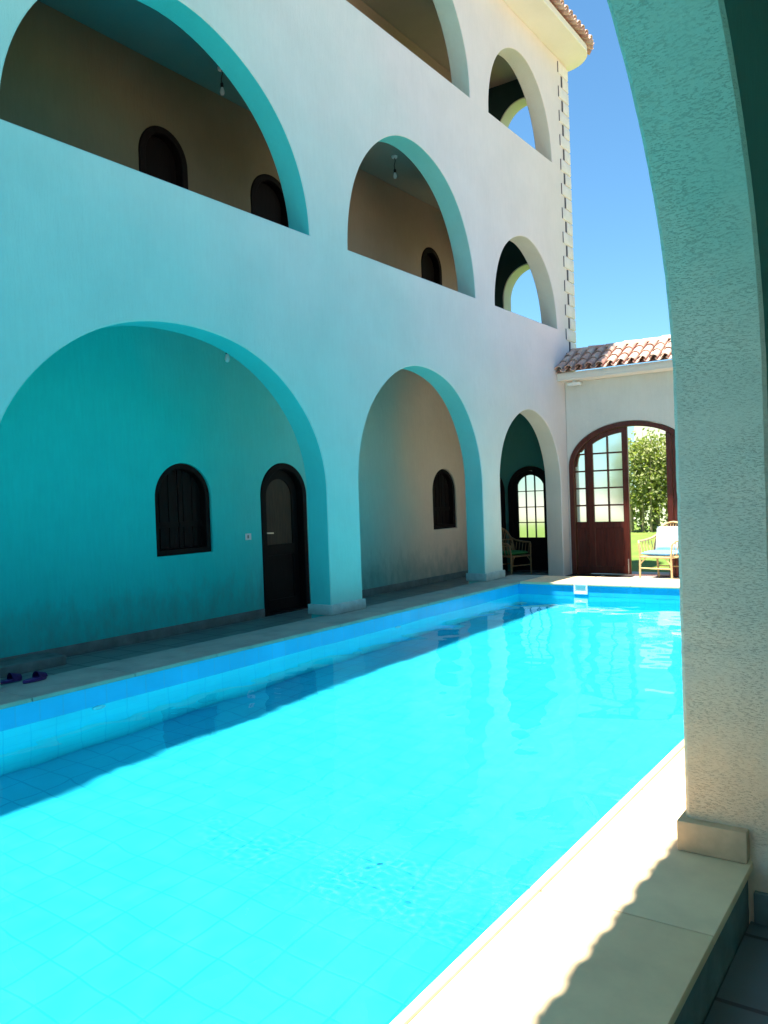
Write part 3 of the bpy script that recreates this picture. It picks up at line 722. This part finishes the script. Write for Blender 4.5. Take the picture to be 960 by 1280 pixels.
obj('bracket', B(-.03, .03, -.03, .03, -.03, 0), WHITEP, t, local=True)
t = thing('light_switch', 'small white light switch plate beside the dark arched door', 'switch', (W, 8.375, .935))
obj('switch_plate', B(0, .010, -.055, .055, -.045, .045, bev=.003), WHITEP, t, local=True)
obj('switch_rocker', B(.010, .016, -.025, .005, -.022, .022, bev=.002), SHADE_STONE, t, local=True)
t = thing('pool_skimmer', 'white plastic skimmer opening in the far wall of the pool', 'skimmer', (-4.70, 11.99, -.08))
bm = bmesh.new(); slab(bm, [(-.11, -.085), (.11, -.085), (.11, .085), (-.11, .085)], [[(-.08, -.055), (.08, -.055), (.08, .05), (-.08, .05)]], -.03, 0.0, XZ, c=.006)
obj('frame', bm, WHITEP, t, local=True)
obj('flap', B(-.078, .078, -.012, -.006, -.05, .045), WHITEP, t, local=True)
for y, l in ((8.5, 'round white pool light in the long pool wall below the middle pier'), (4.12, 'round white pool light in the long pool wall nearest the purple slippers')):
    t = thing('pool_light', l, 'pool light', (PX0 + .004, y, -.275), 0, 'lights in the long pool wall')
    def disc(prof):
        bm = bmesh.new(); lathe(bm, prof, n=20)
        bmesh.ops.rotate(bm, verts=bm.verts, cent=(0, 0, 0), matrix=Matrix.Rotation(PI / 2, 3, 'Y')); return bm
    obj('rim', disc([(.06, 0), (.06, .010), (.054, .014), (.045, .014), (.045, 0.001)]), WHITEP, t, local=True)
    obj('lens', disc([(.044, .004), (.035, .010), (.012, .013), (.002, .014)]), BULB, t, local=True)
for x, y, r, l in ((-6.40, 3.74, -.35, 'left purple foam slipper on the shaded coping'), (-6.25, 3.88, -.2, 'right purple foam slipper on the shaded coping')):
    t = thing('slipper', l, 'slipper', (x, y, 0.001), r + PI * .6, 'pair of purple slippers'); t.scale = (.88, .88, .95)
    out = []
    for i in range(24):
        a = 2 * PI * i / 24; out.append((.13 * math.cos(a), (.046 + .010 * math.cos(a - .3)) * math.sin(a)))
    bm = bmesh.new(); slab(bm, out, [], 0, .028, lambda u, v, w: (u, v, w), c=.006); obj('sole', bm, PURPLE, t, local=True)
    bm = bmesh.new(); rings = []
    for i in range(7):
        x0 = .015 + .10 * i / 6; hw = .052 - .012 * i / 6; hh = .062 - .025 * i / 6
        rings.append([bm.verts.new((x0, hw * math.cos(PI * k / 10), .022 + hh * math.sin(PI * k / 10))) for k in range(11)])
    for A, Bq in zip(rings, rings[1:]):
        for k in range(10): bm.faces.new((A[k], A[k + 1], Bq[k + 1], Bq[k]))
    bm.faces.new(rings[-1])
    bmesh.ops.solidify(bm, geom=list(bm.faces), thickness=.006)
    obj('strap', bm, PURPLE, t, local=True)
for x0, x1, y0, y1, rz, l in ((-6.2, -5.62, 15.0, 15.42, .0, 'dark doormat lying before the closed left gate panel'), (-5.50, -4.98, 15.05, 15.42, .03, 'dark doormat lying at the edge of the open gateway')):
    t = tag(obj('doormat', B(x0, x1, y0, y1, FL - .001, FL + .018, bev=.006), MAT), l, 'doormat', 'doormats at the gateway')

def armchair(name, label, loc, rotz, cane, seatm, backm, group):
    t = thing(name, label, 'armchair', loc, rotz, group)
    w = .27
    for sx in (-1, 1):
        bm = bmesh.new(); tube(bm, [(sx * (w + .01), -.25, 0), (sx * w, -.25, .40), (sx * (w + .02), -.24, .60)], .017); obj('leg', bm, cane, t, local=True)
        bm = bmesh.new(); tube(bm, [(sx * (w - .02), .27, 0), (sx * (w - .02), .23, .40), (sx * (w - .02), .26, .62)], .017); obj('leg', bm, cane, t, local=True)
        bm = bmesh.new(); tube(bm, [(sx * (w + .02), -.24, .60), (sx * (w + .05), -.20, .645), (sx * (w + .055), 0, .65), (sx * (w + .03), .18, .68), (sx * (w - .02), .29, .74)], .018)
        for k in range(5):
            y = -.18 + k * .09; tube(bm, [(sx * w, y, .40), (sx * (w + .05), y, .645)], .008, 6)
        obj('armrest', bm, cane, t, local=True)
    bm = bmesh.new(); pts = []
    for i in range(17):
        a = PI * i / 16; pts.append((-.30 * math.cos(a), .24 + .10 * math.sin(a), .42 + .52 * math.sin(a) ** .75))
    tube(bm, pts, .019)
    for k in range(-5, 6):
        x = k * .047; top = .42 + .52 * max(0.0, 1 - (x / .30) ** 2) ** .375
        tube(bm, [(x, .23, .40), (x, .24 + .10 * (top - .42) / .52, top)], .007, 6)
    for z in (.56, .70): tube(bm, [(-.27, .265, z), (0, .285, z), (.27, .265, z)], .008, 6)
    obj('backrest', bm, cane, t, local=True)
    bm = bmesh.new()
    tube(bm, [(-w, -.25, .385), (w, -.25, .385)], .017); tube(bm, [(-w, .23, .385), (w, .23, .385)], .017)
    for sx in (-1, 1): tube(bm, [(sx * w, -.25, .385), (sx * w, .23, .385)], .017)
    for k in range(9): tube(bm, [(-w + .06 * k + .03, -.25, .39), (-w + .06 * k + .03, .23, .39)], .010, 6)
    tube(bm, [(-w, -.25, .20), (w, -.25, .20)], .011); tube(bm, [(-w + .02, .25, .20), (w - .02, .25, .20)], .011)
    for sx in (-1, 1): tube(bm, [(sx * w, -.25, .385 - .12), (sx * (w - .10), -.25, .375)], .010)
    obj('seat_frame', bm, cane, t, local=True)
    def cushion(sx, sy, sz, mat_, nm, place):
        bm = bmesh.new(); bmesh.ops.create_grid(bm, x_segments=10, y_segments=10, size=1)
        for v in bm.verts:
            u, q = v.co.x, v.co.y; k = (1 - abs(u) ** 4) * (1 - abs(q) ** 4)
            v.co = (u * sx, q * sy, sz * (.35 + .65 * k) if k > 0 else 0)
        geo = bmesh.ops.duplicate(bm, geom=list(bm.faces) + list(bm.edges) + list(bm.verts))['geom']
        for v in [g for g in geo if isinstance(g, bmesh.types.BMVert)]: v.co.z = -v.co.z
        bmesh.ops.remove_doubles(bm, verts=bm.verts, dist=.0005)
        bmesh.ops.transform(bm, matrix=place, verts=bm.verts)
        obj(nm, bm, mat_, t, local=True, smooth=60)
    cushion(.255, .235, .045, seatm, 'seat_cushion', Matrix.Translation((0, -.02, .445)))
    if backm: cushion(.235, .215, .05, backm, 'back_cushion', Matrix.Translation((0, .195, .66)) @ Matrix.Rotation(math.radians(80), 4, 'X'))
    return t
armchair('rattan_armchair', 'honey rattan armchair with blue seat cushion standing in sun before the open gateway', (-4.31, 15.0, FL), math.radians(-14), CANE, BLUEC, PALEC, 'rattan armchairs').scale = (1.12, 1.12, 1.08)
armchair('rattan_armchair', 'dark rattan armchair with green cushion in the shaded arch beside the glazed door', (-7.38, 15.15, FL), math.radians(70), DARKCANE, GREENC, None, 'rattan armchairs')

# ------------------------------------------------------------------ garden beyond the gateway
t = tag(obj('boundary_wall', B(-9.7, 12, 30.5, 30.8, -0.3, 4.6), BOUND, smooth=0), 'tall sunlit ochre wall behind the hedge plants in the garden', 'wall')
def hedge_plant(x, y, z, h, label, seed):
    rnd = random.Random(seed)
    t = thing('hedge_plant', label, 'shrub', (x, y, z), 0, 'tall leafy plants in the garden hedge')
    bm = bmesh.new(); stems = []
    for k in range(7):
        x0, y0 = rnd.uniform(-.4, .4), rnd.uniform(-.25, .25); lx, ly = rnd.uniform(-.35, .35), rnd.uniform(-.25, .25); hh = h * rnd.uniform(.7, .98)
        pts = [(x0 + lx * q * q, y0 + ly * q, hh * q) for q in (0, .25, .5, .75, 1)]
        tube(bm, pts, [.045, .038, .03, .02, .008], 6); stems.append(pts)
    obj('trunk', bm, BARK, t, local=True)
    bm = bmesh.new()
    for k in range(300):
        st = rnd.choice(stems); q = rnd.random() ** .65; i = min(3, int(q * 4)); f = q * 4 - i
        c = Vector(st[i]).lerp(Vector(st[i + 1]), f) + Vector((rnd.gauss(0, .32), rnd.gauss(0, .2), rnd.gauss(0, .12)))
        if q < .3 and rnd.random() < .3: continue
        for m in range(9):
            p = c + Vector((rnd.gauss(0, .11), rnd.gauss(0, .11), rnd.gauss(0, .11)))
            d = Vector((rnd.gauss(0, 1), rnd.gauss(0, 1), rnd.gauss(-.4, .7))).normalized(); s = d.orthogonal().normalized()
            s.rotate(Matrix.Rotation(rnd.uniform(0, 6.3), 3, d)); L_ = rnd.uniform(.10, .19); w_ = L_ * .27
            nn = d.cross(s) * (L_ * .08)
            vv = [bm.verts.new(p), bm.verts.new(p + d * L_ * .5 + s * w_ + nn), bm.verts.new(p + d * L_), bm.verts.new(p + d * L_ * .5 - s * w_ + nn)]
            bm.faces.new(vv)
    obj('crown', bm, LEAF, t, local=True, smooth=0)
places = [(-8.15, 'at the left of the open gateway'), (-7.55, 'in the middle of the open gateway'), (-6.85, 'at the right of the open gateway'), (-5.9, 'behind the right sidelight')]
for i, (x, l) in enumerate(places):
    hedge_plant(x, 26.0 + .35 * (i % 3), 0.04, 3.1 + .35 * ((i * 7) % 4) / 3, 'leafy green hedge plant with pale stems ' + l, 40 + i)
